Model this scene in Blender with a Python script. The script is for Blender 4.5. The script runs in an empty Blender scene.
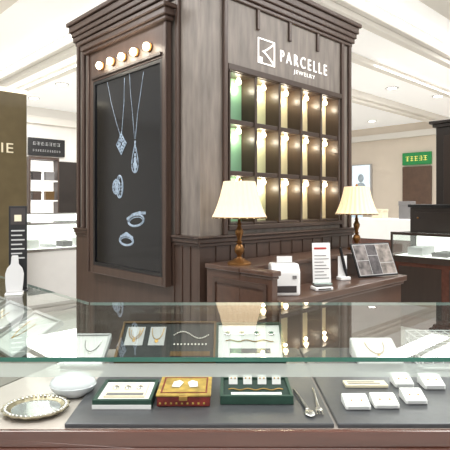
import bpy, bmesh, math, random
from mathutils import Vector, Matrix
random.seed(4)
F=488.0; H=1.22; HY=203.0
S=bpy.context.scene; COL=S.collection
PI=math.pi
def P(px,py,z):
    Y=F*(H-z)/(py-HY); return Vector(((px-225)/F*Y,Y,z))
def lin(c):
    r=[]
    for v in c:
        v=v/255.0
        r.append(v/12.92 if v<=.04045 else ((v+.055)/1.055)**2.4)
    return r
# ------------------------------------------------------------------ materials
def mat(name,c,rough=.5,metal=0,var=.06,scale=8,emit=0,ecol=None,stretch=(1,1,1),coat=0,bump=0):
    m=bpy.data.materials.new(name); m.use_nodes=True
    nt=m.node_tree; b=nt.nodes['Principled BSDF']; L=nt.links
    tc=nt.nodes.new('ShaderNodeTexCoord'); mp=nt.nodes.new('ShaderNodeMapping'); mp.inputs['Scale'].default_value=stretch
    no=nt.nodes.new('ShaderNodeTexNoise'); no.inputs['Scale'].default_value=scale; no.inputs['Detail'].default_value=4
    cr=nt.nodes.new('ShaderNodeValToRGB'); l=lin(c)
    cr.color_ramp.elements[0].position=.3; cr.color_ramp.elements[1].position=.7
    cr.color_ramp.elements[0].color=[max(0,v*(1-var)) for v in l]+[1]
    cr.color_ramp.elements[1].color=[min(1,v*(1+var)) for v in l]+[1]
    L.new(tc.outputs['Object'],mp.inputs[0]); L.new(mp.outputs[0],no.inputs['Vector'])
    L.new(no.outputs['Fac'],cr.inputs[0]); L.new(cr.outputs[0],b.inputs['Base Color'])
    b.inputs['Roughness'].default_value=rough; b.inputs['Metallic'].default_value=metal
    b.inputs['Coat Weight'].default_value=coat; b.inputs['Coat Roughness'].default_value=.1
    if emit:
        b.inputs['Emission Color'].default_value=lin(ecol or c)+[1]; b.inputs['Emission Strength'].default_value=emit
    if bump:
        bp=nt.nodes.new('ShaderNodeBump'); bp.inputs['Strength'].default_value=bump; bp.inputs['Distance'].default_value=.01
        L.new(no.outputs['Fac'],bp.inputs['Height']); L.new(bp.outputs[0],b.inputs['Normal'])
    return m
def brickmat(name,c1,c2,mort,sc,w,h,ms,rough=.3,emit=0,offset=.5):
    m=mat(name,c1,rough); nt=m.node_tree; b=nt.nodes['Principled BSDF']
    br=nt.nodes.new('ShaderNodeTexBrick'); br.offset=offset
    br.inputs['Color1'].default_value=lin(c1)+[1]; br.inputs['Color2'].default_value=lin(c2)+[1]; br.inputs['Mortar'].default_value=lin(mort)+[1]
    br.inputs['Scale'].default_value=sc; br.inputs['Brick Width'].default_value=w; br.inputs['Row Height'].default_value=h; br.inputs['Mortar Size'].default_value=ms
    tc=[n for n in nt.nodes if n.type=='TEX_COORD'][0]
    nt.links.new(tc.outputs['Object'],br.inputs['Vector']); nt.links.new(br.outputs['Color'],b.inputs['Base Color'])
    if emit:
        nt.links.new(br.outputs['Color'],b.inputs['Emission Color']); b.inputs['Emission Strength'].default_value=emit
    return m
def glassmat(name,tint=(245,252,249),base=.07,haze=0,hazecol=(225,240,232)):
    m=bpy.data.materials.new(name); m.use_nodes=True; nt=m.node_tree; nt.nodes.clear(); L=nt.links
    out=nt.nodes.new('ShaderNodeOutputMaterial'); tr=nt.nodes.new('ShaderNodeBsdfTransparent'); gl=nt.nodes.new('ShaderNodeBsdfGlossy')
    tr.inputs[0].default_value=lin(tint)+[1]; gl.inputs['Roughness'].default_value=.01
    lw=nt.nodes.new('ShaderNodeLayerWeight'); lw.inputs['Blend'].default_value=.5
    pw=nt.nodes.new('ShaderNodeMath'); pw.operation='POWER'; pw.inputs[1].default_value=5
    ma=nt.nodes.new('ShaderNodeMath'); ma.operation='MULTIPLY_ADD'; ma.inputs[1].default_value=.9; ma.inputs[2].default_value=base
    L.new(lw.outputs['Facing'],pw.inputs[0]); L.new(pw.outputs[0],ma.inputs[0])
    mx=nt.nodes.new('ShaderNodeMixShader'); L.new(ma.outputs[0],mx.inputs[0]); L.new(tr.outputs[0],mx.inputs[1]); L.new(gl.outputs[0],mx.inputs[2])
    last=mx
    if haze:
        df=nt.nodes.new('ShaderNodeBsdfTranslucent'); df.inputs[0].default_value=lin(hazecol)+[1]
        d2=nt.nodes.new('ShaderNodeBsdfDiffuse'); d2.inputs[0].default_value=lin(hazecol)+[1]
        ad=nt.nodes.new('ShaderNodeMixShader'); ad.inputs[0].default_value=.5
        L.new(df.outputs[0],ad.inputs[1]); L.new(d2.outputs[0],ad.inputs[2])
        m2=nt.nodes.new('ShaderNodeMixShader'); m2.inputs[0].default_value=haze
        L.new(mx.outputs[0],m2.inputs[1]); L.new(ad.outputs[0],m2.inputs[2]); last=m2
    L.new(last.outputs[0],out.inputs[0]); return m
TAUPE=mat('taupe_panel',(117,109,102),.5,var=.28,scale=5,stretch=(5,5,.8),bump=.06)
BROWN=mat('brown_wood',(70,54,46),.38,var=.14,scale=6,stretch=(6,6,.7))
DKBROWN=mat('dark_brown_wood',(50,39,33),.4,var=.15,scale=6,stretch=(5,5,.7))
NICHEWOOD=mat('niche_brown_wood',(58,44,36),.4,var=.15,scale=6,stretch=(5,5,.7))
MIDBROWN=mat('desk_wood',(80,58,47),.32,var=.16,scale=5,stretch=(1,5,5),coat=.3)
REDWOOD=mat('red_brown_wood',(86,52,42),.18,var=.2,scale=5,stretch=(.8,6,6),coat=.6)
NEARBLACK=mat('near_black_wood',(40,33,29),.35,var=.1)
BLACK=mat('black_plastic',(20,20,22),.35)
SCREEN=mat('screen_black',(9,10,13),.12,emit=.03,ecol=(60,66,80))
SILVERIMG=mat('screen_silver',(120,134,148),.5,var=.6,scale=55,emit=.26,ecol=(174,192,208))
NICHECOLS=[(124,168,134),(206,206,160),(214,202,158),(216,202,160),(216,202,162)]
NICHEM=[mat('niche_back_tint',c,.5,var=.05,emit=.02) for c in NICHECOLS]
CREAMC=mat('cream_card',(226,214,188),.6,var=.04)
BULB=mat('warm_bulb',(255,236,205),.3,emit=8,ecol=(255,232,196))
WHITEP=mat('white_plastic',(234,234,233),.35,var=.02)
WHITEF=mat('white_leatherette',(230,230,228),.6,var=.03,scale=40)
TRAYGREY=mat('tray_edge_grey',(190,190,190),.5,var=.03)
SIGNW=mat('sign_white',(245,244,240),.4,var=.02,emit=.6)
SIGNC=mat('sign_cream',(224,214,186),.4,var=.02,emit=.3)
WHITEPAINT=mat('white_paint',(240,239,237),.6,var=.02)
CASEFLOOR=mat('case_floor_grey',(178,170,163),.22,var=.05)
CASEFLOOR2=mat('case_floor_taupe',(124,116,110),.5,var=.06)
CEILM=mat('ceiling_white_glow',(247,247,245),.8,var=.01,scale=2,emit=.2,ecol=(255,254,251))  # even glow put into the ceiling paint to brighten it; not a lamp
TRIMM=mat('trim_white',(236,232,224),.7,var=.01,scale=2)
WALLM=mat('wall_white',(240,237,231),.7,var=.02,scale=2)
WALLR=mat('wall_beige',(226,214,198),.7,var=.03,scale=2)
OLIVE=mat('olive_bronze',(108,96,70),.35,var=.1,metal=.1)
CREAM=mat('cream_lit',(250,240,215),.5,emit=.8)
BRASS=mat('aged_brass',(130,92,52),.32,metal=.8,var=.2)
GOLD=mat('gold',(196,158,92),.3,metal=.85,var=.15,scale=40)
BRONZE=mat('gold_brown_frame',(104,80,48),.35,metal=.5,var=.2,scale=30)
OLDSILVER=mat('antique_silver_gilt',(176,166,140),.3,metal=.85,var=.25,scale=60)
SILVER=mat('silver',(200,198,194),.22,metal=.95,var=.08,scale=40)
GREYMAT=mat('grey_mat',(74,75,78),.28,var=.08,scale=90)
DKFELT=mat('charcoal_felt',(52,55,54),.9,var=.12,scale=90)
GREENFELT=mat('dark_green_velvet',(30,50,43),.85,var=.2,scale=60)
GREENFRAME=mat('green_leather_frame',(36,66,54),.5,var=.15,scale=50)
GLASS=glassmat('clear_glass')
GLASSTOP=glassmat('top_glass_clear',(245,251,248),.17)
GLASSEDGE=mat('green_glass_edge',(44,98,84),.15,var=.15,scale=12,emit=.04)
PALEEDGE=mat('pale_glass_edge',(160,180,174),.15,var=.1,scale=12)
REFLSTRIP=glassmat('pale_reflection_strip',(236,246,242),.14,haze=.4,hazecol=(234,242,238))  # hazy pale colour imitating a reflection in the glass
DOWNL=mat('downlight_glow',(255,250,240),.5,emit=10)
COVE=mat('cove_strip_glow',(255,253,247),.5,emit=3)
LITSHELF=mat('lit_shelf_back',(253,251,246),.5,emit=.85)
POSTER=mat('pale_blue_panel',(222,234,242),.4,emit=.5)
POSTERDK=mat('pale_blue_picture',(176,192,204),.5,var=.2)
GREENSIGN=mat('green_sign',(20,120,60),.4,emit=.35)
YEL=mat('sign_yellow',(240,228,120),.4,emit=.5)
DOORDK=mat('door_dark_brown',(92,68,52),.4,var=.15)
RED=mat('print_red',(176,52,44),.6,var=.1)
GREYPRINT=mat('print_grey',(120,118,118),.6)
DKPRINT=mat('print_dark',(58,52,52),.6)
PHOTOS=[mat('photo_print_grey',c,.3,var=.75,scale=sc,coat=.4) for c,sc in (((110,104,102),26),((76,72,74),32),((132,124,118),22))]
SHADE=mat('lampshade_cream',(230,208,174),.8,var=.05,emit=.36,ecol=(255,224,176))
OLDGOLD=mat('old_gold_paper',(166,138,66),.5,var=.4,scale=55)
MAROON=mat('maroon_gilt',(112,36,30),.5,var=.45,scale=45)
PEARL=mat('pearl',(235,230,220),.2,var=.05,coat=.5)
EMER=mat('emerald_stone',(40,110,80),.1,coat=1)
PORC=mat('porcelain',(214,218,221),.2,var=.02,coat=.5)
MIRROR=mat('tray_mirror',(200,204,202),.12,metal=.8,var=.05)
BLUECARD=mat('pale_blue_card',(180,200,215),.5)
FLOORM=brickmat('polished_tile',(226,223,218),(221,217,211),(194,188,182),1,.8,.8,.006,.14,offset=0)
# ------------------------------------------------------------------ builder
class MB:
    def __init__(s): s.bm=bmesh.new()
    def box(s,x0,x1,y0,y1,z0,z1,M=None):
        v=[s.bm.verts.new(Vector(p) if M is None else M@Vector(p)) for p in ((x0,y0,z0),(x1,y0,z0),(x1,y1,z0),(x0,y1,z0),(x0,y0,z1),(x1,y0,z1),(x1,y1,z1),(x0,y1,z1))]
        for f in ((3,2,1,0),(4,5,6,7),(0,1,5,4),(1,2,6,5),(2,3,7,6),(3,0,4,7)): s.bm.faces.new([v[i] for i in f])
        return s
    def face(s,pts):
        s.bm.faces.new([s.bm.verts.new(Vector(p)) for p in pts]); return s
    def prism(s,poly,z0,z1,M=None):
        M=M or Matrix()
        a=[s.bm.verts.new(M@Vector((x,y,z0))) for x,y in poly]; b=[s.bm.verts.new(M@Vector((x,y,z1))) for x,y in poly]
        n=len(poly); s.bm.faces.new(a[::-1]); s.bm.faces.new(b)
        for i in range(n): s.bm.faces.new((a[i],a[(i+1)%n],b[(i+1)%n],b[i]))
        return s
    def lathe(s,prof,seg=24,M=None,sx=1,sy=1,ripple=0,nr=0):
        M=M or Matrix(); rings=[]
        for r,z in prof:
            ring=[]
            for i in range(seg):
                a=2*PI*i/seg; rr=r*(1+ripple*math.cos(nr*a))
                ring.append(s.bm.verts.new(M@Vector((rr*math.cos(a)*sx,rr*math.sin(a)*sy,z))))
            rings.append(ring)
        for a,b in zip(rings,rings[1:]):
            for i in range(seg): s.bm.faces.new((a[i],a[(i+1)%seg],b[(i+1)%seg],b[i]))
        if prof[0][0]>1e-6: s.bm.faces.new(rings[0][::-1])
        if prof[-1][0]>1e-6: s.bm.faces.new(rings[-1])
        return s
    def ball(s,c,r,sc=(1,1,1),seg=14,M=None):
        M=(M or Matrix())@Matrix.Translation(c)@Matrix.Diagonal((sc[0],sc[1],sc[2],1))
        bmesh.ops.create_uvsphere(s.bm,u_segments=seg,v_segments=max(6,seg//2),radius=r,matrix=M); return s
    def tube(s,pts,r,seg=6,closed=False,M=None):
        M=M or Matrix(); pts=[Vector(p) for p in pts]; n=len(pts); rings=[]
        for i,p in enumerate(pts):
            a=pts[(i-1)%n] if (closed or i>0) else p; b=pts[(i+1)%n] if (closed or i<n-1) else p
            d=(b-a); d=d.normalized() if d.length>1e-9 else Vector((0,0,1))
            u=d.cross(Vector((0,0,1))); 
            if u.length<1e-3: u=d.cross(Vector((1,0,0)))
            u.normalize(); w=u.cross(d)
            rr=r[i] if isinstance(r,(list,tuple)) else r
            rings.append([s.bm.verts.new(M@(p+(u*math.cos(2*PI*k/seg)+w*math.sin(2*PI*k/seg))*rr)) for k in range(seg)])
        for i in range(n if closed else n-1):
            a=rings[i]; b=rings[(i+1)%n]
            for k in range(seg): s.bm.faces.new((a[k],a[(k+1)%seg],b[(k+1)%seg],b[k]))
        if not closed: s.bm.faces.new(rings[0][::-1]); s.bm.faces.new(rings[-1])
        return s
    def build(s,name,m,parent=None,bevel=0,off=None,smooth=False):
        bm=s.bm
        bmesh.ops.remove_doubles(bm,verts=bm.verts,dist=1e-7)
        if off is not None: bmesh.ops.translate(bm,verts=bm.verts,vec=-Vector(off))
        bmesh.ops.recalc_face_normals(bm,faces=bm.faces)
        me=bpy.data.meshes.new(name); bm.to_mesh(me); bm.free()
        me.materials.append(m)
        if smooth:
            for p in me.polygons: p.use_smooth=True
            me.set_sharp_from_angle(angle=math.radians(40))
        o=bpy.data.objects.new(name,me); COL.objects.link(o)
        if parent: o.parent=parent
        if bevel:
            b=o.modifiers.new('bevel','BEVEL'); b.width=bevel; b.segments=2; b.limit_method='ANGLE'
        return o
def tag(o,label,cat,group=None):
    o['label']=label; o['category']=cat
    if group: o['group']=group
    return o
def struct(o,label=None):
    o['kind']='structure'
    if label: o['label']=label
    return o
def thing(name,label,cat,loc=(0,0,0),rz=0,group=None,rx=0):
    o=bpy.data.objects.new(name,None); COL.objects.link(o); o.location=loc; o.rotation_euler=(rx,0,rz); o.empty_display_size=.05
    return tag(o,label,cat,group)
def mtx(o): return Matrix.Translation(o.location)@o.rotation_euler.to_matrix().to_4x4()
def textmesh(name,body,w,h,depth,m,parent,origin,axes,spacing=1.0,thin=0):
    cu=bpy.data.curves.new('lettering_curve','FONT'); cu.body=body; cu.extrude=.02; cu.size=1; cu.space_character=spacing; cu.offset=thin
    t=bpy.data.objects.new('lettering_curve',cu); COL.objects.link(t); bpy.context.view_layer.update()
    me=bpy.data.meshes.new_from_object(t.evaluated_get(bpy.context.evaluated_depsgraph_get()))
    bpy.data.objects.remove(t); bpy.data.curves.remove(cu)
    xs=[v.co.x for v in me.vertices]; ys=[v.co.y for v in me.vertices]
    cx,cy=(min(xs)+max(xs))/2,(min(ys)+max(ys))/2; kx=w/(max(xs)-min(xs)); ky=h/(max(ys)-min(ys))
    A,B,N=[Vector(a) for a in axes]; O=Vector(origin)
    for v in me.vertices:
        x,y,z=(v.co.x-cx)*kx,(v.co.y-cy)*ky,(v.co.z+.02)/.04*depth
        v.co=O+A*x+B*y+N*z
    me.materials.clear(); me.materials.append(m); me.name=name
    o=bpy.data.objects.new(name,me); COL.objects.link(o)
    if parent: o.parent=parent
    return o
RAX=((1,0,0),(0,0,1),(0,-1,0))
RX=Matrix(((1,0,0,0),(0,0,-1,0),(0,1,0,0),(0,0,0,1)))
SX=Matrix(((0,0,1,0),(1,0,0,0),(0,1,0,0),(0,0,0,1)))
def glyphs(n,x0,w,z0,h,yf,dep,m,parent,axis='y'):
    cw=w/n
    for i in range(n):
        a=x0+i*cw+cw*.1; b=a+cw*.8; mb=MB()
        st=a+(b-a)*random.choice((.2,.45,.7)); bars=[(st,st+cw*.08,z0,z0+h)]
        for k in range(3):
            s_=random.choice((0,.1,.18))*(b-a); zz=z0+h*(.08+.4*k); bars.append((a+s_,b-s_,zz,zz+h*.08))
        for (p,q,r,t) in bars:
            if axis=='y': mb.box(p,q,yf-dep,yf,r,t)
            else: mb.box(yf-dep,yf,p,q,r,t)
        mb.build('character',m,parent)
# ------------------------------------------------------------------ tower frame of reference (the hall follows it too)
C=Vector((-.133,2.6,0)); TH=math.atan2(.691,.7225)
T=Matrix.Translation(C)@Matrix.Rotation(TH,4,'Z')
def TL(x,y,z=0): return T@Vector((x,y,z))
def lf(px,py):
    r=(px-225)/F; s=(-.133-2.6*r)/(.691+.7225*r); Y=2.6+.7225*s
    return s,H+(HY-py)*Y/F
def tthing(name,label,cat,x,y,z=0,rot=0,group=None): return thing(name,label,cat,TL(x,y,z),TH+rot,group)
# ------------------------------------------------------------------ setting
def sroot(name,mb,m,label=None,bevel=0):
    o=mb.build(name,m,bevel=bevel); o.matrix_world=T; return struct(o,label)
sroot('floor',MB().box(-8,10,-8,8,-.05,0),FLOORM)
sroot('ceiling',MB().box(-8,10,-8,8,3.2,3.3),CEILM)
sroot('wall_left',MB().box(-8,10.2,8,8.2,0,3.2),WALLM)
sroot('wall_right',MB().box(10,10.2,-8,8,0,3.2),WALLR)
sroot('trim_1',MB().box(1.9,9.6,.5,.74,3.06,3.2).box(1.9,9.6,.56,.66,3.0,3.06),TRIMM,bevel=.01)
sroot('trim_2',MB().box(.9,1.12,1.9,7.7,3.06,3.2).box(.96,1.06,1.9,7.7,3.0,3.06),TRIMM,bevel=.01)
sroot('trim_3',MB().box(1.9,9.6,-2.6,-2.4,3.06,3.2),TRIMM,bevel=.01)
sroot('trim_4',MB().box(9.3,9.5,-2.3,.4,3.06,3.2),TRIMM,bevel=.01)
sroot('trim_5',MB().box(-2.2,-2.0,1.9,7.7,3.06,3.2),TRIMM,bevel=.01)
sroot('trim_6',MB().box(9.9,10,-8,7.9,2.85,3.0),TRIMM,bevel=.01)
sroot('trim_7',MB().box(-8,9.8,7.9,8,2.85,3.0),TRIMM,bevel=.01)
sroot('trim_8',MB().box(1.9,9.2,-.2,.1,3.13,3.2).box(1.9,9.2,-1.9,-1.7,3.13,3.2),TRIMM,bevel=.01)
sroot('trim_9',MB().box(2.2,9.6,1.5,1.62,3.12,3.2),TRIMM,bevel=.01)
sroot('trim_10',MB().box(1.5,1.62,2.0,7.7,3.12,3.2),TRIMM,bevel=.01)
sroot('trim_11',MB().box(-.2,.05,2.2,7.6,3.10,3.2).box(-1.2,-1.0,2.2,7.6,3.12,3.2),TRIMM,bevel=.01)
sroot('trim_12',MB().box(2.0,9.9,2.6,2.9,3.08,3.2).box(2.0,9.9,2.68,2.82,3.03,3.08),TRIMM,bevel=.01)
for k,a in (('long glowing cove strip in the ceiling right of the tower',(2.0,9.2,.47,.498,3.10,3.13)),('long glowing cove strip in the ceiling left of the tower',(.87,.898,2.0,7.6,3.10,3.13)),('glowing cove strip along the far side of the right ceiling tray',(2.0,9.2,-2.398,-2.37,3.10,3.13))):
    o=MB().box(*a).build('cove_light',COVE); o.matrix_world=T
    tag(o,k,'ceiling light')
sroot('door_1',MB().box(2.86,3.5,7.93,7.99,0,2.1),NEARBLACK)
sroot('door_2',MB().box(9.93,9.99,3.06,3.78,0,2.12),DOORDK,bevel=.01)
# ------------------------------------------------------------------ the tower
tw=tthing('display_tower','tall taupe and brown panelled display tower with lit niches in the middle of the shop','display tower',0,0)
W,D=1.46,1.373; NX0,NX1,NZ0,NZ1,ND=.2075,1.307,1.096,1.975,.11
b=MB().box(0,W,ND,D,0,2.4).box(0,NX0,0,ND,0,2.4).box(NX1,W,0,ND,0,2.4).box(NX0,NX1,0,ND,NZ1,2.4).box(NX0,NX1,0,ND,0,NZ0)
b.build('body',TAUPE,tw)
cm=MB()
for z0,z1,p in ((2.37,2.395,.015),(2.395,2.43,.028),(2.43,2.465,.038),(2.465,2.51,.05),(2.51,2.54,.065)): cm.box(-p,W+p,-p,D+p,z0,z1)
cm.build('crown_moulding',BROWN,tw,bevel=.006)
ws=MB().box(-.014,W+.014,-.014,0,.12,1.0).box(-.014,0,0,D,.12,1.0)
x=.1
while x<W: ws.box(x,x+.008,-.02,-.014,.14,.99); x+=.11
for y in [.06,.13,.2]: ws.box(-.02,-.014,y,y+.008,.14,.99)
ws.build('wainscot',BROWN,tw)
MB().box(-.03,W+.02,-.03,0,0,.12).box(-.03,0,0,D,0,.12).build('skirting',DKBROWN,tw,bevel=.005)
cr=MB()
for z0,z1,p in ((.985,1.005,.024),(1.005,1.03,.034),(1.03,1.042,.045)):
    cr.box(-p,W+p,-p,0,z0,z1).box(-p,0,0,.2,z0,z1).box(-p,0,1.13,D,z0,z1)
cr.build('chair_rail',BROWN,tw,bevel=.004)
for y,w in ((.175,.03),(1.155,.025),(1.265,.03),(1.345,.026)): MB().box(-.022,0,y-w/2,y+w/2,1.042,2.37).build('batten',BROWN,tw,bevel=.006)
for x,w in ((.175,.03),(1.345,.03),(1.44,.03)): MB().box(x-w/2,x+w/2,-.022,0,1.042,2.37).build('batten',BROWN,tw,bevel=.006)
for x in (.45,.75,1.05): MB().box(x-.012,x+.012,-.016,0,2.25,2.37).build('batten',BROWN,tw,bevel=.004)
MB().box(NX0-.016,NX1+.02,-.022,0,NZ1-.01,NZ1+.028).build('niche_cornice',NICHEWOOD,tw,bevel=.005)
MB().box(NX0-.016,NX1+.02,-.03,0,NZ0-.03,NZ0).build('niche_sill',NICHEWOOD,tw,bevel=.005)
cw=(NX1-NX0)/5; rh=(NZ1-NZ0)/3
for i in range(6): MB().box(max(NX0,NX0+i*cw-.011),min(NX1,NX0+i*cw+.011),-.012,ND,NZ0,NZ1).build('niche_upright',NICHEWOOD,tw,bevel=.003)
for j in range(4):
    sh=MB()
    for i in range(5): sh.box(NX0+i*cw+.0115,NX0+(i+1)*cw-.0115,-.004,ND,max(NZ0,NZ0+j*rh-.014),min(NZ1,NZ0+j*rh+.014))
    sh.build('niche_shelf',NICHEWOOD,tw,bevel=.003)
for i in range(5):
    for j in range(3):
        xa,xb,za,zb=NX0+i*cw+.012,NX0+(i+1)*cw-.012,NZ0+j*rh+.015,NZ0+(j+1)*rh-.015
        MB().box(xa,xb,ND-.012,ND-.002,za,zb).build('niche_back',NICHEM[i],tw)
        bx=xa+.135
        MB().lathe([(0,zb-.04),(.013,zb-.037),(.018,zb-.027),(.016,zb-.016),(.01,zb-.008),(.008,zb)],12,Matrix.Translation((bx,.062,0))).build('niche_bulb',BULB,tw,smooth=True)
        ld=bpy.data.lights.new('niche_lamp','POINT'); ld.energy=.5; ld.color=(1,.9,.72); ld.shadow_soft_size=.01
        lo=bpy.data.objects.new('niche_lamp',ld); COL.objects.link(lo); lo.location=TL(bx,.066,zb-.06)
# shop sign
sg=tthing('shop_sign','white square emblem and shop name lettering above the lit niches','sign',.4,-.001,2.0)
lg=MB(); a0,a1,c0,c1=.052,.205,.058,.210; q=.007; zc=(c0+c1)/2
lg.box(a0,a1,-.006,0,c0,c0+q).box(a0,a1,-.006,0,c1-q,c1).box(a0,a0+q,-.006,0,c0+q,c1-q).box(a1-q,a1,-.006,0,c0+q,c1-q)
up=[]
for k in range(9):
    f=k/8; xx=a0+.036+(a1-q-a0-.036)*f; zz=(c1-q-zc)*(f**1.25)
    up.append((xx,zz))
wd_=.010
poly=[(x_,zc+z_) for x_,z_ in up]+[(x_,zc+z_-wd_) for x_,z_ in up[:2:-1]]+[(up[2][0]-.004,zc)]+[(x_,zc-z_+wd_) for x_,z_ in up[3:]]+[(x_,zc-z_) for x_,z_ in up[:0:-1]]
lg.prism(poly,0,.006,RX)
lg.box(a0+q,a0+.036,-.006,0,c0+q,c0+.038)
lg.build('emblem',SIGNW,sg)
textmesh('lettering','PARCELLE',.50,.074,.006,SIGNW,sg,(.510,0,.142),RAX,1.5,-.004)
textmesh('small_lettering','JEWELRY',.23,.032,.002,SIGNW,sg,(.51,0,.066),RAX,1.25)
# framed screen on the left face
ds=tthing('wall_display','tall black screen showing silver jewellery in a brown frame under five bulbs','display screen',-.0205,.668,.74)
def dy(s): return s-.70
def dz(z): return z-.74
fr=MB(); f0,f1=.253,1.151; s0,s1,zb,zt=.295,1.08,.80,2.04
fr.box(-.035,0,dy(f0),dy(s0),dz(.75),dz(2.24)).box(-.035,0,dy(s1),dy(f1),dz(.75),dz(2.24)).box(-.035,0,dy(s0),dy(s1),dz(.75),dz(zb)).box(-.035,0,dy(s0),dy(s1),dz(zt),dz(2.24))
fr.box(-.042,-.035,dy(f0),dy(f0+.02),dz(.75),dz(2.24)).box(-.042,-.035,dy(f1-.02),dy(f1),dz(.75),dz(2.24))
fr.build('frame',BROWN,ds,bevel=.005)
MB().box(-.06,0,dy(f0-.02),dy(f1+.02),dz(2.24),dz(2.262)).box(-.075,0,dy(f0-.035),dy(f1+.035),dz(2.262),dz(2.30)).box(-.09,0,dy(f0-.05),dy(f1+.05),dz(2.30),dz(2.325)).build('cornice',BROWN,ds,bevel=.005)
MB().box(-.045,-.0355,dy(.30),dy(1.09),dz(2.055),dz(2.075)).build('lamp_rail',DKBROWN,ds,bevel=.003)
MB().box(-.025,-.002,dy(s0+.002),dy(s1-.002),dz(zb+.002),dz(zt-.002)).build('screen',SCREEN,ds)
bz=MB(); e=.022
bz.box(-.034,-.026,dy(s0+.002),dy(s0+e),dz(zb+.002),dz(zt-.002)).box(-.034,-.026,dy(s1-e),dy(s1-.002),dz(zb+.002),dz(zt-.002)).box(-.034,-.026,dy(s0+e),dy(s1-e),dz(zb+.002),dz(zb+e)).box(-.034,-.026,dy(s0+e),dy(s1-e),dz(zt-e),dz(zt-.002))
bz.build('bezel',BLACK,ds)
for k in range(5):
    s=.415+k*(.955-.415)/4
    M=Matrix.Translation((-.0355,dy(s),dz(2.125)))@Matrix.Rotation(-PI/2,4,'Y')
    sk=MB().lathe([(.028,0),(.028,.006),(.02,.01)],18,M).build('lamp_socket',BRASS,ds,smooth=True)
    MB().lathe([(.016,.0105),(.022,.015),(.025,.024),(.022,.034),(.012,.041),(0,.043)],16,M).build('bulb',BULB,sk,smooth=True)
    ld=bpy.data.lights.new('screen_lamp','POINT'); ld.energy=.5; ld.color=(1,.89,.74); ld.shadow_soft_size=.02
    lo=bpy.data.objects.new('screen_lamp',ld); COL.objects.link(lo); lo.location=TL(-.13,s-.03,2.125)
XS=-.0255
def dp(px,py):
    s,z=lf(px,py); return (XS,dy(s),dz(z))
def pic(mb): return mb.build('jewellery_image',SILVERIMG,ds,smooth=True)
def loop(mb,cy,cz,ra,rb,r,rot=0,n=28):
    o=[]
    for k in range(n):
        a=2*PI*k/n; u,v=ra*math.cos(a),rb*math.sin(a)
        o.append((XS,cy+u*math.cos(rot)-v*math.sin(rot),cz+u*math.sin(rot)+v*math.cos(rot)))
    mb.tube(o,r,6,True); return o
def bead(mb,u,v,r,a=1,b=1): mb.ball((XS,u,v),r,(.12,a,b),10)
m=MB(); m.tube([dp(111,84),dp(115,105),dp(120,124),dp(124,137)],.0018,5).tube([dp(128,80),dp(127.5,105),dp(126,125),dp(125,137)],.0018,5)
_,cy,cz=dp(125,145)
dia=lambda k:[(XS,cy,cz+.066*k),(XS,cy+.056*k,cz),(XS,cy,cz-.066*k),(XS,cy-.056*k,cz)]
m.tube(dia(1),.005,6,True).tube(dia(.6),.003,6,True)
for t in range(4):
    p,q_=dia(.82)[t],dia(.82)[(t+1)%4]
    for f in (.2,.5,.8): bead(m,p[1]+(q_[1]-p[1])*f,p[2]+(q_[2]-p[2])*f,.008)
for a,bb in ((0,.02),(0,-.02),(.017,0),(-.017,0)): bead(m,cy+a,cz+bb,.011)
bead(m,cy,cz+.074,.007); pic(m)
m=MB(); m.tube([dp(133,76),dp(134,95),dp(136,115),dp(138,140)],.0018,5).tube([dp(147,74),dp(144,95),dp(141,115),dp(138.8,140)],.0018,5)
_,cy,cz=dp(138.5,159)
def drop(w,h): return [(XS,cy+w*math.sin(t)*math.sin(t/2)**1.4,cz+h*math.cos(t)) for t in [2*PI*k/30 for k in range(30)]]
m.tube(drop(.048,.088),.004,6,True)
for k,(z_,r_) in enumerate(((.045,.006),(.02,.011),(-.01,.018),(-.044,.025),(-.072,.013))): bead(m,cy,cz+z_,r_,.85,1.05)
bead(m,cy,cz+.098,.01); pic(m)
# ring lying sideways with a round setting
m=MB(); _,cy,cz=dp(122.5,187)
loop(m,cy-.01,cz,.036,.07,.006); loop(m,cy-.02,cz,.03,.062,.003)
o=loop(m,cy+.03,cz,.042,.044,.004)
for k,p in enumerate(o):
    if k%2==0: bead(m,p[1],p[2],.009)
bead(m,cy+.03,cz,.026); 
for k in range(6): bead(m,cy+.03+.026*math.cos(k*PI/3),cz+.028*math.sin(k*PI/3),.01)
for k in range(5): bead(m,cy-.03-.002*k,cz-.04+.02*k,.008)
pic(m)
m=MB(); _,cy,cz=dp(139.5,218)
loop(m,cy,cz-.014,.085,.034,.006,-.12); loop(m,cy,cz-.018,.072,.024,.003,-.12)
for k in range(14):
    u=-.095+k*.0148; bead(m,cy+u,cz+.014-u*.2+.012*math.sin(PI*k/13),.010,.8,1)
for k in range(6): bead(m,cy-.04+k*.016,cz+.036-.003*k,.011,1,.8)
pic(m)
m=MB(); _,cy,cz=dp(130,238)
loop(m,cy,cz-.012,.078,.03,.006); loop(m,cy,cz-.015,.066,.021,.003)
for k in range(12): bead(m,cy-.066+.012*k,cz+.010+.012*math.sin(k*PI/11),.009)
bead(m,cy,cz+.026,.019,1.5,.8); bead(m,cy-.036,cz+.02,.011); bead(m,cy+.036,cz+.02,.011); pic(m)
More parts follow.
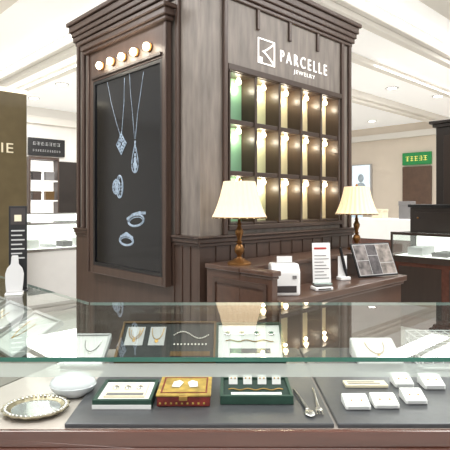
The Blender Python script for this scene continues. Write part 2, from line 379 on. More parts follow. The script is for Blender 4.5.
# ------------------------------------------------------------------ service desk against the right face
dk=tthing('service_desk','brown wooden service desk with raised lamp ledges against the tower','desk',.7,-.28)
def db(mb,x0,x1,y0,y1,z0,z1): mb.box(x0-.7,x1-.7,y0+.28,y1+.28,z0,z1); return mb
LY=-.29; DZ=.765
db(MB(),.005,.045,-.5,LY,0,.875).build('end_panel',MIDBROWN,dk,bevel=.003)
db(db(MB(),-.01,.055,-.515,LY-.0125,.88,.905),.0,.05,-.507,LY-.0125,.866,.88).build('end_ledge',MIDBROWN,dk,bevel=.006)
m=db(db(MB(),-.003,.005,-.47,-.45,.1,.84),-.003,.005,-.12,-.1,.1,.84)
db(db(m,-.003,.005,-.45,-.12,.1,.125),-.003,.005,-.45,-.12,.815,.84).build('end_panel_moulding',BROWN,dk)
db(db(MB(),.046,1.26,-.54,LY,DZ-.035,DZ),.046,1.25,-.525,LY,DZ-.055,DZ-.035).build('desktop',MIDBROWN,dk,bevel=.006)
db(MB(),.046,1.235,-.51,LY,0,DZ-.055).build('front_cabinet',MIDBROWN,dk)
db(MB(),.005,1.40,LY,-.05,0,.88).build('back_cabinet',MIDBROWN,dk)
db(MB(),-.01,1.42,LY-.012,-.048,.88,.905).build('back_ledge',MIDBROWN,dk,bevel=.005)
for x in (.38,.66,.94): db(MB(),x-.012,x+.012,LY-.005,LY,.775,.87).build('ledge_stile',BROWN,dk)
ZD=DZ+.0005
def lamp(label,x,y):
    t=tthing('table_lamp',label,'lamp',x,y,.9055,group='lamps on the desk ledges')
    MB().lathe([(.062,0),(.062,.008),(.056,.014),(.034,.022),(.026,.03)],28).build('base',BRASS,t,smooth=True)
    MB().lathe([(.02,.03),(.012,.038),(.013,.048),(.024,.062),(.027,.078),(.02,.095),(.011,.105),(.018,.112),(.011,.12),(.012,.135),(.02,.155),(.022,.17),(.014,.185),(.009,.2),(.014,.206),(.008,.215),(.008,.29)],20).build('column',BRASS,t,smooth=True)
    MB().lathe([(.140,.238),(.127,.262),(.112,.30),(.098,.345),(.087,.39),(.080,.425),(.077,.425),(.084,.39),(.095,.345),(.109,.30),(.124,.262),(.137,.239),(.140,.238)],144,ripple=.028,nr=24).build('lamp_shade',SHADE,t,smooth=False)
    MB().lathe([(.141,.2365),(.1425,.2375),(.1425,.243),(.141,.244)],48).build('shade_trim',BRONZE,t,smooth=True)
    MB().lathe([(.008,.29),(.02,.31),(.024,.335),(.018,.36),(0,.37)],14).build('bulb',BULB,t,smooth=True)
    MB().lathe([(.004,.37),(.004,.428),(.01,.432),(.006,.44),(0,.447)],10).build('finial',BRASS,t,smooth=True)
    m=MB()
    for k in range(3): a=k*2*PI/3; m.tube([(.004*math.cos(a),.004*math.sin(a),.42),(.077*math.cos(a),.077*math.sin(a),.422)],.002)
    m.build('shade_spider',BRASS,t)
    ld=bpy.data.lights.new('lamp_glow','POINT'); ld.energy=1.8; ld.color=(1,.83,.6); ld.shadow_soft_size=.03
    lo=bpy.data.objects.new('lamp_glow',ld); COL.objects.link(lo); lo.location=TL(x,y,1.15)
lamp('brass table lamp with cream pleated shade on the left end ledge, nearer the camera',.085,-.21)
lamp('brass table lamp with cream pleated shade at the far right end of the desk ledge',1.225,-.2)
t=tthing('receipt_printer','boxy white printer with dark front and a paper slip beside the nearer lamp','printer',.205,-.405,ZD,-.7)
MB().prism([(-.07,0),(.065,0),(.065,.15),(-.03,.155),(-.07,.12)],-.07,.07,SX).build('body',WHITEP,t,bevel=.01)
MB().box(-.05,.05,-.0725,-.0702,.018,.05).build('front_door',DKPRINT,t)
MB().box(-.05,.05,-.02,-.012,.1542,.1565).build('paper_slot',BLACK,t)
MB().box(-.038,.038,-.018,-.015,.157,.19).build('paper_slip',WHITEP,t)
MB().box(.03,.05,-.0745,-.0702,.085,.1).build('button',GREYPRINT,t)
t=tthing('card_reader','low white card reader with black top at the desk front edge','card reader',.43,-.475,ZD,-.5)
MB().prism([(-.05,-.035),(.05,-.035),(.05,.035),(-.05,.035)],0,.02).build('body',WHITEP,t,bevel=.006)
MB().box(-.042,.042,-.028,.03,.0205,.024).build('top_plate',BLACK,t,bevel=.003)
MB().box(-.035,.035,-.0385,-.0355,.008,.013).build('card_slot',BLACK,t)
t=tthing('notice_stand','white printed notice in a clear upright stand on the desk','notice stand',.59,-.365,ZD,-.6)
MB().box(-.05,.05,-.028,.02,0,.006).build('foot',PALEEDGE,t)
M=Matrix.Rotation(-.08,4,'X')
MB().box(-.053,.053,-.002,.002,.0065,.23,M).build('sheet',WHITEP,t)
m=MB()
for k in range(8): m.box(-.042,.042-(k%3)*.015,-.004,-.0025,.03+k*.018,.034+k*.018,M)
m.build('printed_lines',GREYPRINT,t)
MB().box(-.042,.03,-.004,-.0025,.194,.204,M).build('heading',RED,t)
t=tthing('pen_stand','white pen stand with a slanting black pen beside the notice','pen stand',.80,-.37,ZD,-.4)
MB().box(-.035,.035,-.025,.025,0,.02).build('base',WHITEP,t,bevel=.004)
MB().box(-.03,.03,.01,.014,.0205,.14).build('back_card',WHITEP,t)
MB().tube([(.02,-.005,.0205),(.01,-.002,.06),(-.02,.005,.19)],[.006,.010,.009],8).build('pen',BLACK,t,smooth=True)
t=tthing('picture_board','black framed board of small photographs leaning on the desk','picture board',1.06,-.455,ZD,-.33)
M=Matrix.Translation((0,0,.004))@Matrix.Rotation(-.42,4,'X')
MB().box(-.155,.155,-.006,.006,0,.215,M).build('frame',BLACK,t,bevel=.004)
MB().box(-.146,.146,-.0075,-.0065,.008,.206,M).build('backing',TRAYGREY,t)
Mp=M@Matrix.Translation((0,-.0076,0))
for k,(x0,x1,z0,z1) in enumerate(((-.142,-.05,.012,.1),(-.046,.03,.012,.13),(.034,.142,.012,.08),(-.142,-.05,.104,.202),(-.046,.03,.134,.202),(.034,.142,.084,.202))):
    MB().box(x0,x1,-.0012,0,z0,z1,Mp).build('photo_print',PHOTOS[k%3],t)
MB().box(-.05,.05,.066,.072,0,.13).build('prop',BLACK,t)
# ------------------------------------------------------------------ front glass case
ZB,ZT=.82,.948; YF,YR=.86,1.335
Rv=Vector(((90-225)/F*YR,YR)); mo=(YR-YF)*(.691-1)/.7225; Mv=Vector((Rv.x+mo,YF)); XR=1.25
def case(name,label,poly,green,woodm,floorm,front,nog=()):
    cx=sum(p[0] for p in poly)/len(poly); cy=sum(p[1] for p in poly)/len(poly); off=(cx,cy,0)
    t=thing(name,label,'display case',off)
    MB().prism(poly,0,.80).build('base',woodm,t,off=off)
    MB().prism(poly,.8005,ZB).build('display_floor',floorm,t,off=off)
    MB().face([(p[0],p[1],ZT) for p in poly]).build('top_glass',GLASSTOP,t,off=off)
    n=len(poly)
    for i in range(n):
        a,c=poly[i],poly[(i+1)%n]
        if i!=3: MB().face([(a[0],a[1],ZT-.008),(c[0],c[1],ZT-.008),(c[0],c[1],ZT),(a[0],a[1],ZT)]).build('glass_edge',GLASSEDGE if i==green else PALEEDGE,t,off=off)
        if i not in nog: MB().face([(a[0],a[1],ZB),(c[0],c[1],ZB),(c[0],c[1],ZT-.0095),(a[0],a[1],ZT-.0095)]).build('side_glass',GLASS,t,off=off)
    if front:
        MB().face([(Mv.x+.01,YF+.004,.912),(XR-.01,YF+.004,.912),(XR-.01,YF+.004,.936),(Mv.x+.01,YF+.004,.936)]).build('reflection_strip',REFLSTRIP,t,off=off)  # strip added as the bright reflection below the glass edge, not a rail
        MB().box(Mv.x,XR,YF-.012,YF-.0005,.70,.823).box(Mv.x,XR,YF-.017,YF-.012,.70,.795).build('front_moulding',woodm,t,bevel=.003,off=off)
    return t
case('display_case','long glass-topped jewellery case with red-brown wooden rim across the front',[tuple(Mv),(XR,YF),(XR,YR),tuple(Rv)],0,REDWOOD,CASEFLOOR,True,(0,))
dv=Vector((-.691,.7225)); nv=Vector((-.7225,-.691)); LL=1.6; sh=Vector((-.004,.002))
Rl,Ml=Rv+sh,Mv+sh
case('display_case','glass-topped jewellery case angled away on the left, full of white trays',[tuple(Rl),tuple(Rl+dv*LL),tuple(Ml+dv*LL),tuple(Ml)],2,REDWOOD,CASEFLOOR2,False,(3,))
MX=.2
tag(MB().prism([(-.285,.865),(MX-.006,.865),(MX-.006,1.32),(-.285,1.32)],ZB+.0005,ZB+.009).build('display_mat',GREYMAT,bevel=.002),'wide grey mat in the middle of the front case','mat')
tag(MB().prism([(MX,.865),(1.2,.865),(1.2,1.32),(MX,1.32)],ZB+.0005,ZB+.009).build('display_mat',GREYMAT,bevel=.002),'grey mat at the right end of the front case, under white stands','mat')
ZM=ZB+.0095
def ramp_tray(name,label,x,y,w,d,tilt,fm,pm,z=ZM,rz=0,frame=.008,t_h=.016):
    t=thing(name,label,'jewellery tray',(x,y,z),rz,rx=tilt)
    m=MB().box(-w/2,w/2,0,frame,0,t_h).box(-w/2,w/2,d-frame,d,0,t_h).box(-w/2,-w/2+frame,frame,d-frame,0,t_h).box(w/2-frame,w/2,frame,d-frame,0,t_h)
    m.build('frame',fm,t,bevel=.0015)
    MB().box(-w/2+frame+.0002,w/2-frame-.0002,frame+.0002,d-frame-.0002,.001,.009).build('pad',pm,t)
    return t
def on(t,mb,name,label,cat,m,group=None,smooth=True):
    o=mb.build(name,m,smooth=smooth); o.matrix_world=mtx(t); return tag(o,label,cat,group)
def neck(mb,cx,cy,w,l,z=.0105,pend=.005,r=.0010):
    pts=[(cx-w/2*math.cos(a),cy+l/2-l*math.sin(a),z) for a in [PI*k/18 for k in range(19)]]
    mb.tube(pts,r,5); mb.ball((cx,cy-l/2-pend,z),pend,(1,1.3,.35)); return mb
bt=ramp_tray('jewellery_tray','gold-brown framed dark tray of necklaces tilted at the back of the front case',-.145,1.175,.245,.14,.5,BRONZE,DKFELT,frame=.006,t_h=.013)
on(bt,MB().box(-.108,-.062,.055,.120,.0092,.0105),'display_card','pale grey card at the left of the gold-brown framed tray','card',TRAYGREY,'pale cards in the gold-brown tray',False)
on(bt,MB().box(-.048,-.008,.055,.120,.0092,.0105),'display_card','pale grey card in the middle of the gold-brown framed tray','card',TRAYGREY,'pale cards in the gold-brown tray',False)
on(bt,neck(neck(MB(),-.085,.094,.036,.04,z=.0118,pend=.004),-.085,.094,.023,.027,z=.0118,pend=.003),'necklace','double-strand necklace at the left of the gold-brown framed tray','necklace',GOLD,'necklaces in the gold-brown tray')
on(bt,neck(MB(),-.028,.094,.03,.04,pend=.005,z=.0118),'necklace','necklace with oval pendant in the middle of the gold-brown framed tray','necklace',GOLD,'necklaces in the gold-brown tray')
m=MB()
for k in range(24): m.ball((.015+.0038*k,.09+.012*math.sin(k/23*PI*2),.0112),.0019)
on(bt,m,'bracelet','wavy pearl bracelet at the right of the gold-brown framed tray','bracelet',PEARL)
m=MB()
for k in range(10): m.ball((.018+.0088*k,.058,.011),.0022,(1,1.4,.5))
on(bt,m,'earring_row','row of small pearl earrings along the right of the gold-brown framed tray','earrings',PEARL)
on(bt,MB().box(.01,.108,.02,.035,.0092,.0102),'caption_card','brown caption strip at the lower right of the gold-brown framed tray','caption card',BRONZE,smooth=False)
wt=ramp_tray('jewellery_tray','white lined tray with dark green frame tilted behind the green velvet box',.062,1.175,.17,.135,.5,GREENFRAME,WHITEF,frame=.006,t_h=.013)
for k,(cx,lab) in enumerate(((-.055,'green stone brooch at the left of the white lined tray'),(-.018,'second green stone brooch from the left in the white lined tray'),(.02,'third green stone brooch from the left in the white lined tray'),(.057,'green stone brooch at the right of the white lined tray'))):
    br=thing('brooch',lab,'brooch',mtx(wt)@Vector((cx,.096,.0092)),0,'brooches in the white lined tray',rx=.5)
    MB().lathe([(.008,0),(.009,.002),(.006,.0035)],14,sy=.8).build('setting',SILVER,br,smooth=True)
    MB().ball((0,0,.0045),.0045,(1,.8,.35)).build('stone',EMER,br,smooth=True)
on(wt,MB().tube([(-.06+.006*k,.07+.003*math.sin(k*.9),.011) for k in range(21)],.0011,6),'bracelet','gold chain bracelet along the middle of the white lined tray','bracelet',GOLD)
on(wt,MB().box(-.05,.05,.03,.044,.0092,.0105),'caption_card','grey printed strip along the lower edge of the white lined tray','caption card',GREYPRINT,smooth=False)
RZL=math.atan2(-.7225,.691)
for (u,v,w,d,lab) in ((.11,.19,.17,.15,'white jewellery tray nearest the case corner in the angled case'),(.31,.19,.17,.15,'second white jewellery tray from the corner in the angled case'),(.51,.19,.17,.15,'farthest white jewellery tray in the angled case')):
    p=Rl+dv*u+nv*v
    t=ramp_tray('jewellery_tray',lab,p.x,p.y,w,d,.5,TRAYGREY,WHITEF,z=ZB+.001,rz=RZL,t_h=.016,frame=.007); t['group']='white trays at the left'
    on(t,neck(MB(),-.03,d*.55,.04,d*.4,pend=.004),'necklace','fine gold necklace on the '+lab.replace(' jewellery',''),'necklace',GOLD)
t=ramp_tray('jewellery_tray','small white jewellery tray at the left of the gold-brown framed tray',-.345,1.17,.10,.115,.45,TRAYGREY,WHITEF,z=ZB+.001,frame=.006,t_h=.012); t['group']='white trays at the left'
on(t,neck(MB(),.01,.07,.04,.04,pend=.003),'necklace','fine silver necklace on the small white tray left of the gold-brown framed tray','necklace',SILVER)
# right rear
t=thing('jewellery_pad','white sloped jewellery pad behind the small stands on the right','jewellery pad',(.375,1.17,ZM))
MB().prism([(0,0),(.09,0),(.09,.045),(0,.012)],-.055,.055,SX).build('cushion',WHITEF,t,bevel=.005)
m=MB(); M=Matrix.Rotation(math.atan2(.033,.09),4,'X')
neck(m,0,.05,.045,.045,z=.014,pend=.004); bmesh.ops.transform(m.bm,matrix=M,verts=m.bm.verts)
o=m.build('necklace',GOLD,smooth=True); o.location=t.location; tag(o,'gold necklace laid on the white sloped pad','necklace')
t=thing('wire_basket','white wire grid basket at the right rear of the front case','basket',(.56,1.2,ZM))
m=MB(); bw,bd,bh=.095,.055,.062
for z in (.0025,.022,.042,bh): m.tube([(-bw,-bd,z),(bw,-bd,z),(bw,bd,z),(-bw,bd,z)],.0022,6,True)
m.build('hoops',WHITEP,t)
m=MB()
for k in range(9):
    x=-bw+2*bw*k/8
    for y in (-bd,bd): m.tube([(x,y,.0025),(x,y,bh)],.0016,5)
for k in range(1,5):
    y=-bd+2*bd*k/5
    for x in (-bw,bw): m.tube([(x,y,.0025),(x,y,bh)],.0016,5)
m.build('wires',WHITEP,t)
m=MB()
for k in range(9): x=-bw+2*bw*k/8; m.tube([(x,-bd,bh),(x,bd,bh)],.0016,5)
for k in range(1,5): y=-bd+2*bd*k/5; m.tube([(-bw,y,bh),(bw,y,bh)],.0016,5)
m.build('lid_grid',WHITEP,t)
# --- front row
t=thing('oval_mirror_tray','ornate oval antique silver tray with mirror centre at the left of the front case','ornamental tray',(-.362,.935,ZB+.001))
MB().lathe([(.035,0),(.05,.001),(.056,.006),(.062,.009),(.0615,.0115),(.054,.010),(.047,.005),(.046,.0045)],64,sy=.86,ripple=.03,nr=16).build('rim',OLDSILVER,t,smooth=True)
m=MB()
for k in range(40):
    a=2*PI*k/40; m.ball((.056*math.cos(a),.048*math.sin(a),.0112),.0035,(1,1,.6),8)
m.build('beading',SILVER,t,smooth=True)
MB().lathe([(0,.0052),(.0455,.0052),(.0455,.0066),(0,.0066)],48,sy=.86).build('mirror',MIRROR,t,smooth=True)
t=thing('lidded_dish','round white porcelain lidded dish behind the oval tray','trinket dish',(-.316,1.015,ZB+.001))
MB().lathe([(.025,0),(.03,.003),(.044,.014),(.048,.023),(.046,.025)],36,sy=.8).build('bowl',PORC,t,smooth=True)
MB().lathe([(.047,.0255),(.045,.031),(.034,.040),(.016,.046),(0,.047)],36,sy=.8).build('lid',PORC,t,smooth=True)
def flatbox(name,label,x,y,w,d,h,fm,pm,fw=.008):
    t=thing(name,label,'jewellery box',(x,y,ZM))
    MB().box(-w/2,w/2,0,fw,0,h).box(-w/2,w/2,d-fw,d,0,h).box(-w/2,-w/2+fw,fw,d-fw,0,h).box(w/2-fw,w/2,fw,d-fw,0,h).build('frame',fm,t,bevel=.001)
    MB().box(-w/2+fw+.0002,w/2-fw-.0002,fw+.0002,d-fw-.0002,0,h-.004).build('lining',pm,t)
    return t
wb=flatbox('jewellery_box','white lined jewellery box with dark green rim, left of the gilt box',-.196,.925,.112,.11,.017,GREENFRAME,WHITEF,.006)
MB().box(-.056,.056,-.0015,-.0003,.0,.008).build('white_front',WHITEF,wb)
t=thing('display_card','cream card inside the green-rimmed white jewellery box','card',wb.location+Vector((0,.02,.0135)))
MB().box(-.04,.04,0,.07,0,.003).build('sheet',CREAMC,t)
MB().box(-.036,.036,.004,.016,.0031,.0036).build('printed_strip',GREYPRINT,t)
for k,lab in ((-1,'left silver brooch on the cream card'),(0,'middle silver brooch on the cream card'),(1,'right silver brooch on the cream card')):
    o=MB().lathe([(.004,0),(.006,.001),(.004,.003),(0,.004)],12,sy=1.4).build('brooch',SILVER,smooth=True); o.location=wb.location+Vector((.024*k,.062,.0168)); tag(o,lab,'brooch','brooches on the cream card')
t=thing('gilt_box','old gold patterned box with maroon front in the middle of the front case','jewellery box',(-.08,.935,ZM))
MB().box(-.051,.051,0,.1,0,.019).build('body',MAROON,t,bevel=.002)
MB().box(-.053,.053,-.002,.102,.0192,.0235).build('lid',OLDGOLD,t,bevel=.002)
MB().box(-.008,.008,-.005,-.0022,.013,.022).build('clasp',GOLD,t,bevel=.001)
m=MB()
for k in range(9): m.box(-.046+.0105*k,-.0425+.0105*k,-.0035,-.0003,.006,.0085)
m.build('gilt_ornament',OLDGOLD,t)
m=MB()
for a in ((-.045,.045,.008,.011),(-.045,.045,.088,.091)): m.box(a[0],a[1],a[2],a[3],.0236,.0242)
m.box(-.045,-.042,.011,.088,.0236,.0242).box(.042,.045,.011,.088,.0236,.0242)
m.build('lid_ornament',MAROON,t)
for s_,lab in ((-1,'left white swing tag on the old gold box lid'),(1,'right white swing tag on the old gold box lid')):
    o=MB().prism([(-.008,0),(.008,0),(.010,.026),(0,.036),(-.010,.026)],0,.0012).build('swing_tag',WHITEP); o.location=t.location+Vector((.018*s_,.035,.0245)); o.rotation_euler=(0,0,.15*s_); tag(o,lab,'tag','tags on the old gold box')
gt=flatbox('jewellery_box','dark green velvet box holding upright white cards beside the silver spoon',.062,.945,.142,.105,.017,GREENFRAME,GREENFELT,.006)
for k,lab in ((0,'leftmost white earring card standing in the green velvet box'),(1,'second white earring card from the left in the green velvet box'),(2,'third white earring card from the left in the green velvet box'),(3,'rightmost white earring card standing in the green velvet box')):
    c=thing('earring_card',lab,'earring card',gt.location+Vector((-.045+.03*k,.07,.0135)),0,'earring cards in the green velvet box',rx=-.35)
    MB().box(-.009,.009,-.001,.001,0,.019).build('card',WHITEP,c)
    m=MB()
    for q in (-1,1): m.ball((.004*q,-.0022,.012),.0017)
    m.build('earrings',GOLD,c,smooth=True)
m=MB(); m.tube([(-.055+.0055*k,.04+.004*math.sin(k*1.1),0) for k in range(21)],.0012,6)
o=m.build('bracelet',GOLD,smooth=True); o.location=gt.location+Vector((0,0,.0146)); tag(o,'gold chain bracelet lying along the front of the green velvet box','bracelet')
o=MB().box(-.05,.05,.014,.026,0,.001).build('caption_card',WHITEP); o.location=gt.location+Vector((0,0,.0132)); tag(o,'narrow white caption strip at the front of the green velvet box','caption card')
def spoon(label,x,y,rz,bowl):
    t=thing('teaspoon' if bowl else 'cake_fork',label,'cutlery',(x,y,ZM+.002),rz)
    MB().tube([(0,.0,.0008),(0,.03,.001),(0,.06,.003),(0,.1,.0012)],[.0045,.0032,.0022,.0022],8).build('handle',SILVER,t,smooth=True)
    if bowl: MB().ball((0,-.014,.001),.01,(1,1.5,.28),16).build('bowl',SILVER,t,smooth=True)
    else:
        m=MB().ball((0,-.003,.0015),.008,(1,1,.25))
        for q in (-1,0,1): m.tube([(.005*q,-.004,.001),(.0055*q,-.028,.001)],.0013,6)
        m.build('prongs',SILVER,t,smooth=True)
spoon('silver spoon lying beside the green velvet box',.155,.915,.12,True)
spoon('silver fork lying at the edge of the wide grey mat',.176,.92,-.08,False)
def stand(label,x,y,w,d,h):
    t=thing('earring_stand',label,'earring stand',(x,y,ZM),0,'white earring stands on the right mat')
    MB().prism([(0,0),(d,0),(d,h),(d*.75,h),(0,h*.45)],-w/2,w/2,SX).build('block',WHITEF,t,bevel=.002)
    m=MB()
    for q in (-1,1): m.ball((w*.2*q,d*.38,h*.74),.002,(1,1,.8))
    m.build('studs',GOLD,t,smooth=True)
    MB().box(-w*.4,w*.4,-.0012,-.0002,.002,h*.4).build('price_strip',TRAYGREY,t)
stand('white earring stand leftmost in the front row on the right mat',.252,.92,.048,.04,.017)
stand('white earring stand second from left in the front row on the right mat',.308,.925,.048,.04,.017)
stand('white earring stand third from left in the front row on the right mat',.372,.945,.042,.042,.018)
stand('white earring stand behind the front row, below the wire basket',.44,1.02,.044,.044,.021)
stand('white earring stand behind the front row, right of the long card',.38,1.03,.04,.04,.02)
t=thing('caption_card','long cream caption card lying behind the front earring stands','caption card',(.30,1.03,ZM))
MB().box(-.045,.045,0,.03,0,.006).build('sheet',CREAMC,t,bevel=.001)
m=MB()
for k in range(2): m.box(-.038,.03-.01*k,.008+.009*k,.011+.009*k,.0062,.0068)
m.build('printed_lines',GREYPRINT,t)
# placard + bust on the left case
p=P(18,291,ZT)
t=thing('placard_stand','narrow black placard with white print standing on the left case','placard',(p.x,p.y,ZT+.0005),.35)
MB().box(-.03,.03,-.025,.025,0,.006).build('foot',BLACK,t,bevel=.002)
MB().box(-.026,.026,-.003,.003,.0065,.262).build('panel',BLACK,t,bevel=.001)
MB().box(-.021,.021,-.0045,-.0032,.205,.256).build('picture',DKPRINT,t)
MB().box(-.010,.010,-.006,-.0047,.215,.235).build('picture_highlight',CREAMC,t)
m=MB()
for k in range(7): m.box(-.019,.019-.007*(k%2),-.0045,-.0032,.10+.014*k,.104+.014*k)
m.build('printed_lines',TRAYGREY,t)
t=thing('necklace_bust','small white necklace bust in front of the black placard','necklace bust',(p.x+.012,p.y-.055,ZT+.0005),.3)
MB().box(-.024,.024,-.02,.03,0,.005).build('foot',WHITEP,t,bevel=.001)
M=Matrix.Translation((0,0,.0052))@Matrix.Rotation(-.2,4,'X')@RX
MB().prism([(-.022,0),(.022,0),(.025,.03),(.026,.055),(.021,.072),(.011,.084),(.009,.11),(-.009,.11),(-.011,.084),(-.021,.072),(-.026,.055),(-.025,.03)],-.004,.004,M).build('torso',TRAYGREY,t,bevel=.002)
# ------------------------------------------------------------------ background, left
c0=Vector((-2.03,5.0,0)); li=T.inverted()@c0
t=tthing('sign_wall','dark olive shop partition with lit top edge and cream letters at far left','shop partition',li.x-.8,li.y+.1)
MB().box(-.8,.8,-.1,.1,0,2.33).build('panel',OLIVE,t,bevel=.005)
MB().box(-.8,.8,-.11,.11,2.331,2.37).build('top_light',CREAM,t)
textmesh('lettering','IE',.115,.095,.006,SIGNC,t,(.605,-.1005,1.77),RAX,1.1)
def wcase(label,x,y,L,dp_,zt,rot=0,m=WHITEPAINT):
    t=tthing('display_counter',label,'display counter',x,y,0,rot)
    gh=.3
    MB().box(-L/2,L/2,-dp_/2,dp_/2,0,zt-gh).build('base',m,t,bevel=.006)
    MB().box(-L/2,L/2,-dp_/2-.004,-dp_/2-.001,.0,.1).build('plinth',GREYPRINT,t)
    MB().face([(-L/2,-dp_/2,zt-gh),(L/2,-dp_/2,zt-gh),(L/2,-dp_/2,zt),(-L/2,-dp_/2,zt)]).face([(-L/2,dp_/2,zt-gh),(-L/2,-dp_/2,zt-gh),(-L/2,-dp_/2,zt),(-L/2,dp_/2,zt)]).build('glass',GLASS,t)
    MB().face([(-L/2,-dp_/2,zt),(L/2,-dp_/2,zt),(L/2,dp_/2,zt),(-L/2,dp_/2,zt)]).build('top_glass',GLASS,t)
    MB().box(-L/2-.004,L/2+.004,-dp_/2-.008,-dp_/2-.001,zt-.02,zt).box(-L/2-.004,L/2+.004,-dp_/2-.008,-dp_/2-.001,zt-gh-.02,zt-gh+.01).build('edge_trim',SILVER,t)
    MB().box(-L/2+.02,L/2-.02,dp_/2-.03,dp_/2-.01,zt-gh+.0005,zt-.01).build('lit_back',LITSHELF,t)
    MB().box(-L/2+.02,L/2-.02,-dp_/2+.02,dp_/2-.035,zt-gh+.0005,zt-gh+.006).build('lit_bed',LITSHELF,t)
    n=int(L/.2)
    for k in range(n): MB().box(-L/2+.06+k*.2,-L/2+.18+k*.2,-.1,.08,zt-gh+.0065,zt-gh+.04+.03*(k%3)).build('display_pad',[TRAYGREY,GREYPRINT,WHITEF][k%3],t)
    return t
wcase('white glass-topped counter between the olive partition and the tower',.82,3.58,1.6,.5,1.0)
wcase('white glass counter farther back, in front of the lit shelf unit',1.95,5.9,1.7,.5,1.06)
t=tthing('wall_sign','black wall sign with white characters over the dark doorway at left','sign',2.62,7.989,2.2)
MB().box(-.36,.42,-.05,0,0,.36).build('board',BLACK,t,bevel=.005)
glyphs(7,-.28,.6,.21,.07,-.0505,.006,TRAYGREY,t); glyphs(12,-.28,.6,.08,.045,-.0505,.006,TRAYGREY,t)
t=tthing('shelf_unit','lit shelf unit with brown frame and boxes left of the dark doorway','shelf unit',2.5,7.8,0)
MB().box(-.32,.3,.12,.18,0,2.15).box(-.32,-.29,-.1,.12,0,2.15).box(.27,.3,-.1,.12,0,2.15).box(-.29,.27,-.1,.12,2.1,2.15).build('carcass',BROWN,t)
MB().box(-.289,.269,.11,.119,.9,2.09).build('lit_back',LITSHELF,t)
for z in (.86,1.25,1.65): MB().box(-.289,.269,-.1,.109,z,z+.03).build('shelf',WHITEPAINT,t)
k=0
names=['brown box on the lower shelf, left','tan box on the lower shelf, right','dark box on the upper shelf, left','grey box on the upper shelf, right']
for z in (1.281,1.681):
    for x in (-.14,.13):
        b=tthing('gift_box',names[k]+' of the lit shelf unit','box',2.5+x,7.8,z,group='boxes on the lit shelf unit')
        mm=[BROWN,BRONZE,DKPRINT,GREYPRINT][k]; k+=1
        MB().box(-.09,.09,-.05,.05,0,.13).build('body',mm,b,bevel=.004)
        MB().box(-.094,.094,-.054,.054,.1305,.18).build('lid',mm,b,bevel=.004)
# ------------------------------------------------------------------ background, right
t=tthing('jewellery_counter','dark wooden jewellery counter with lit glass showcase at right','display counter',3.2,-.6)
MB().box(-.3,.3,-1.0,1.0,0,.69).build('base',REDWOOD,t,bevel=.006)
for k in range(4): MB().box(-.308,-.3005,-.95+k*.49,-.53+k*.49,.12,.6).build('front_panel',DKBROWN,t,bevel=.004)
MB().face([(-.3,-1,.69),(-.3,1,.69),(-.3,1,.915),(-.3,-1,.915)]).face([(-.3,1,.69),(.3,1,.69),(.3,1,.915),(-.3,1,.915)]).build('glass',GLASS,t)
MB().face([(-.3,-1,.925),(.3,-1,.925),(.3,1,.925),(-.3,1,.925)]).build('top_glass',GLASS,t)
MB().box(-.316,-.301,-1.0,1.02,.905,.932).box(-.316,-.301,-1,1.02,.64,.70).box(-.316,-.301,1.0,1.02,.70,.905).build('edge_trim',DKBROWN,t)
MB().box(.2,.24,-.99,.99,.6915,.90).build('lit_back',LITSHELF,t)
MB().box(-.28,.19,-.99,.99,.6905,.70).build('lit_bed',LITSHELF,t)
for k in range(8): MB().box(-.2,.1,-.93+k*.24,-.78+k*.24,.7005,.74+.04*(k%2)).build('display_pad',[GREYPRINT,TRAYGREY,BROWN][k%3],t,bevel=.004)
t=tthing('low_cabinet','near-black low cabinet with panelled doors behind the right counter','cabinet',3.86,-.43)
MB().box(-.13,.13,-1.05,1.05,0,1.17).build('body',NEARBLACK,t,bevel=.004)
MB().box(-.15,.135,-1.07,1.07,1.1705,1.205).build('top',BLACK,t,bevel=.004)
for k in range(4):
    d_=MB().box(-.142,-.1305,-1.0+k*.51,-.53+k*.51,.1,1.12).build('door',NEARBLACK,t,bevel=.004)
    MB().ball((-.15,-.58+k*.51,1.05),.012).build('knob',BRASS,d_,smooth=True)
t=tthing('tall_cabinet','tall dark cabinet with cornice at the right frame edge','cabinet',4.25,-.55)
MB().box(-.22,.22,-1.0,1.0,0,2.1).build('body',NEARBLACK,t,bevel=.005)
MB().box(-.25,.25,-1.03,1.03,2.1005,2.14).box(-.28,.28,-1.06,1.06,2.14,2.175).build('cornice',NEARBLACK,t,bevel=.006)
for k in range(4): MB().box(-.232,-.2205,-.95+k*.48,-.53+k*.48,.1,2.0).build('door',DKBROWN,t,bevel=.005)
t=tthing('wall_sign','green sign with yellow characters above the brown doorway at right','sign',9.989,3.42,2.16)
MB().box(-.06,0,-.36,.36,0,.3).build('board',GREENSIGN,t,bevel=.006)
glyphs(5,-.28,.56,.09,.12,-.0605,.006,YEL,t,'x')
t=tthing('light_box','tall pale blue light box picture on the far right wall','light box',9.989,4.93,.93)
MB().box(-.07,0,-.29,.29,0,1.32).build('frame',TRAYGREY,t,bevel=.005)
MB().box(-.076,-.0705,-.26,.26,.03,1.29).build('panel',POSTER,t)
m=MB().ball((-.0775,0,.95),.09,(.02,1,1.25)).ball((-.0775,0,.6),.2,(.01,.9,1.2)); m.build('picture',POSTERDK,t,smooth=True)
t=tthing('goods_counter','white sales counter with red-brown plinth behind the farther lamp','counter',6.3,2.4)
MB().box(-.3,.3,-.8,.8,0,.6).build('plinth',REDWOOD,t,bevel=.005)
MB().box(-.31,.31,-.81,.81,.6005,.95).build('top_case',WHITEPAINT,t,bevel=.006)
gl=['pale blue gift box nearest the tower on the white counter','tan gift box in the middle of the white counter','grey gift box at the right end of the white counter']
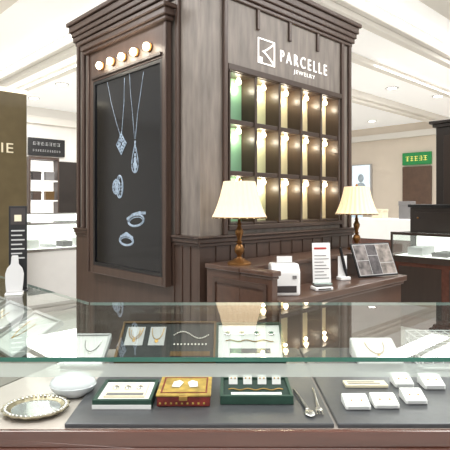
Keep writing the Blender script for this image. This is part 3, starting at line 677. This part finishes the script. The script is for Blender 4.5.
for k,(y,h,mm) in enumerate(((.5,.24,BLUECARD),(0,.16,CREAMC),(-.5,.3,GREYPRINT))):
    b=tthing('gift_box',gl[k],'box',6.3,2.4+y,.9505,group='gift boxes on the white counter')
    MB().box(-.1,.1,-.1,.1,0,h*.75).build('body',mm,b,bevel=.004)
    MB().box(-.105,.105,-.105,.105,h*.75+.0005,h).build('lid',mm,b,bevel=.004)
dl=[(372,121,'round ceiling downlight closest to the tower on the right'),(408,112,'round ceiling downlight over the green sign'),(438,96,'round ceiling downlight near the right frame edge, over the dark cabinet'),(392,88,'round ceiling downlight in the ceiling tray right of the tower crown'),(34,98,'round ceiling downlight over the olive partition'),(62,84,'round ceiling downlight left of the tower crown')]
for px,py,lab in dl:
    p=P(px,py,3.2)
    t=thing('downlight',lab,'ceiling light',(p.x,p.y,3.1995),0,'recessed ceiling downlights')
    MB().lathe([(.11,0),(.11,-.008),(.088,-.012),(.082,-.004)],24).build('ring',TRAYGREY,t,smooth=True)
    MB().lathe([(0,-.0055),(.08,-.0055),(.08,-.002),(0,-.002)],24).build('lens',DOWNL,t,smooth=True)
# ------------------------------------------------------------------ light
def area(name,loc,sx,sy,e,rot=(0,0,0),col=(1,.985,.97)):
    l=bpy.data.lights.new(name,'AREA'); l.shape='RECTANGLE'; l.size=sx; l.size_y=sy; l.energy=e; l.color=col
    o=bpy.data.objects.new(name,l); COL.objects.link(o); o.location=loc; o.rotation_euler=rot
area('fill_light_front',(0,.2,3.15),2.0,1.4,62)  # fill lamp added out of view above the camera, no fixture
area('ceiling_light_aisle_left',TL(-1.4,1.0,3.15),.8,2.5,60,(0,0,TH))
area('ceiling_light_aisle_right',TL(1.6,-1.6,3.15),2.5,.8,75,(0,0,TH))
area('ceiling_light_far_right',TL(6,1,3.15),3,2,140,(0,0,TH))
area('ceiling_light_far_left',TL(2,5.5,3.15),2,3,125,(0,0,TH))
wd=bpy.data.worlds.new('world'); S.world=wd; wd.use_nodes=True
wd.node_tree.nodes['Background'].inputs[0].default_value=(.99,.99,1,1); wd.node_tree.nodes['Background'].inputs[1].default_value=.95
S.view_settings.view_transform='Standard'; S.view_settings.exposure=.22
cam=bpy.data.cameras.new('camera'); co=bpy.data.objects.new('camera',cam); COL.objects.link(co)
co.location=(0,0,H); co.rotation_euler=(PI/2,0,0); cam.sensor_width=36; cam.lens=F/450*36; cam.shift_y=-(225-HY)/450; cam.clip_start=.05
S.camera=co
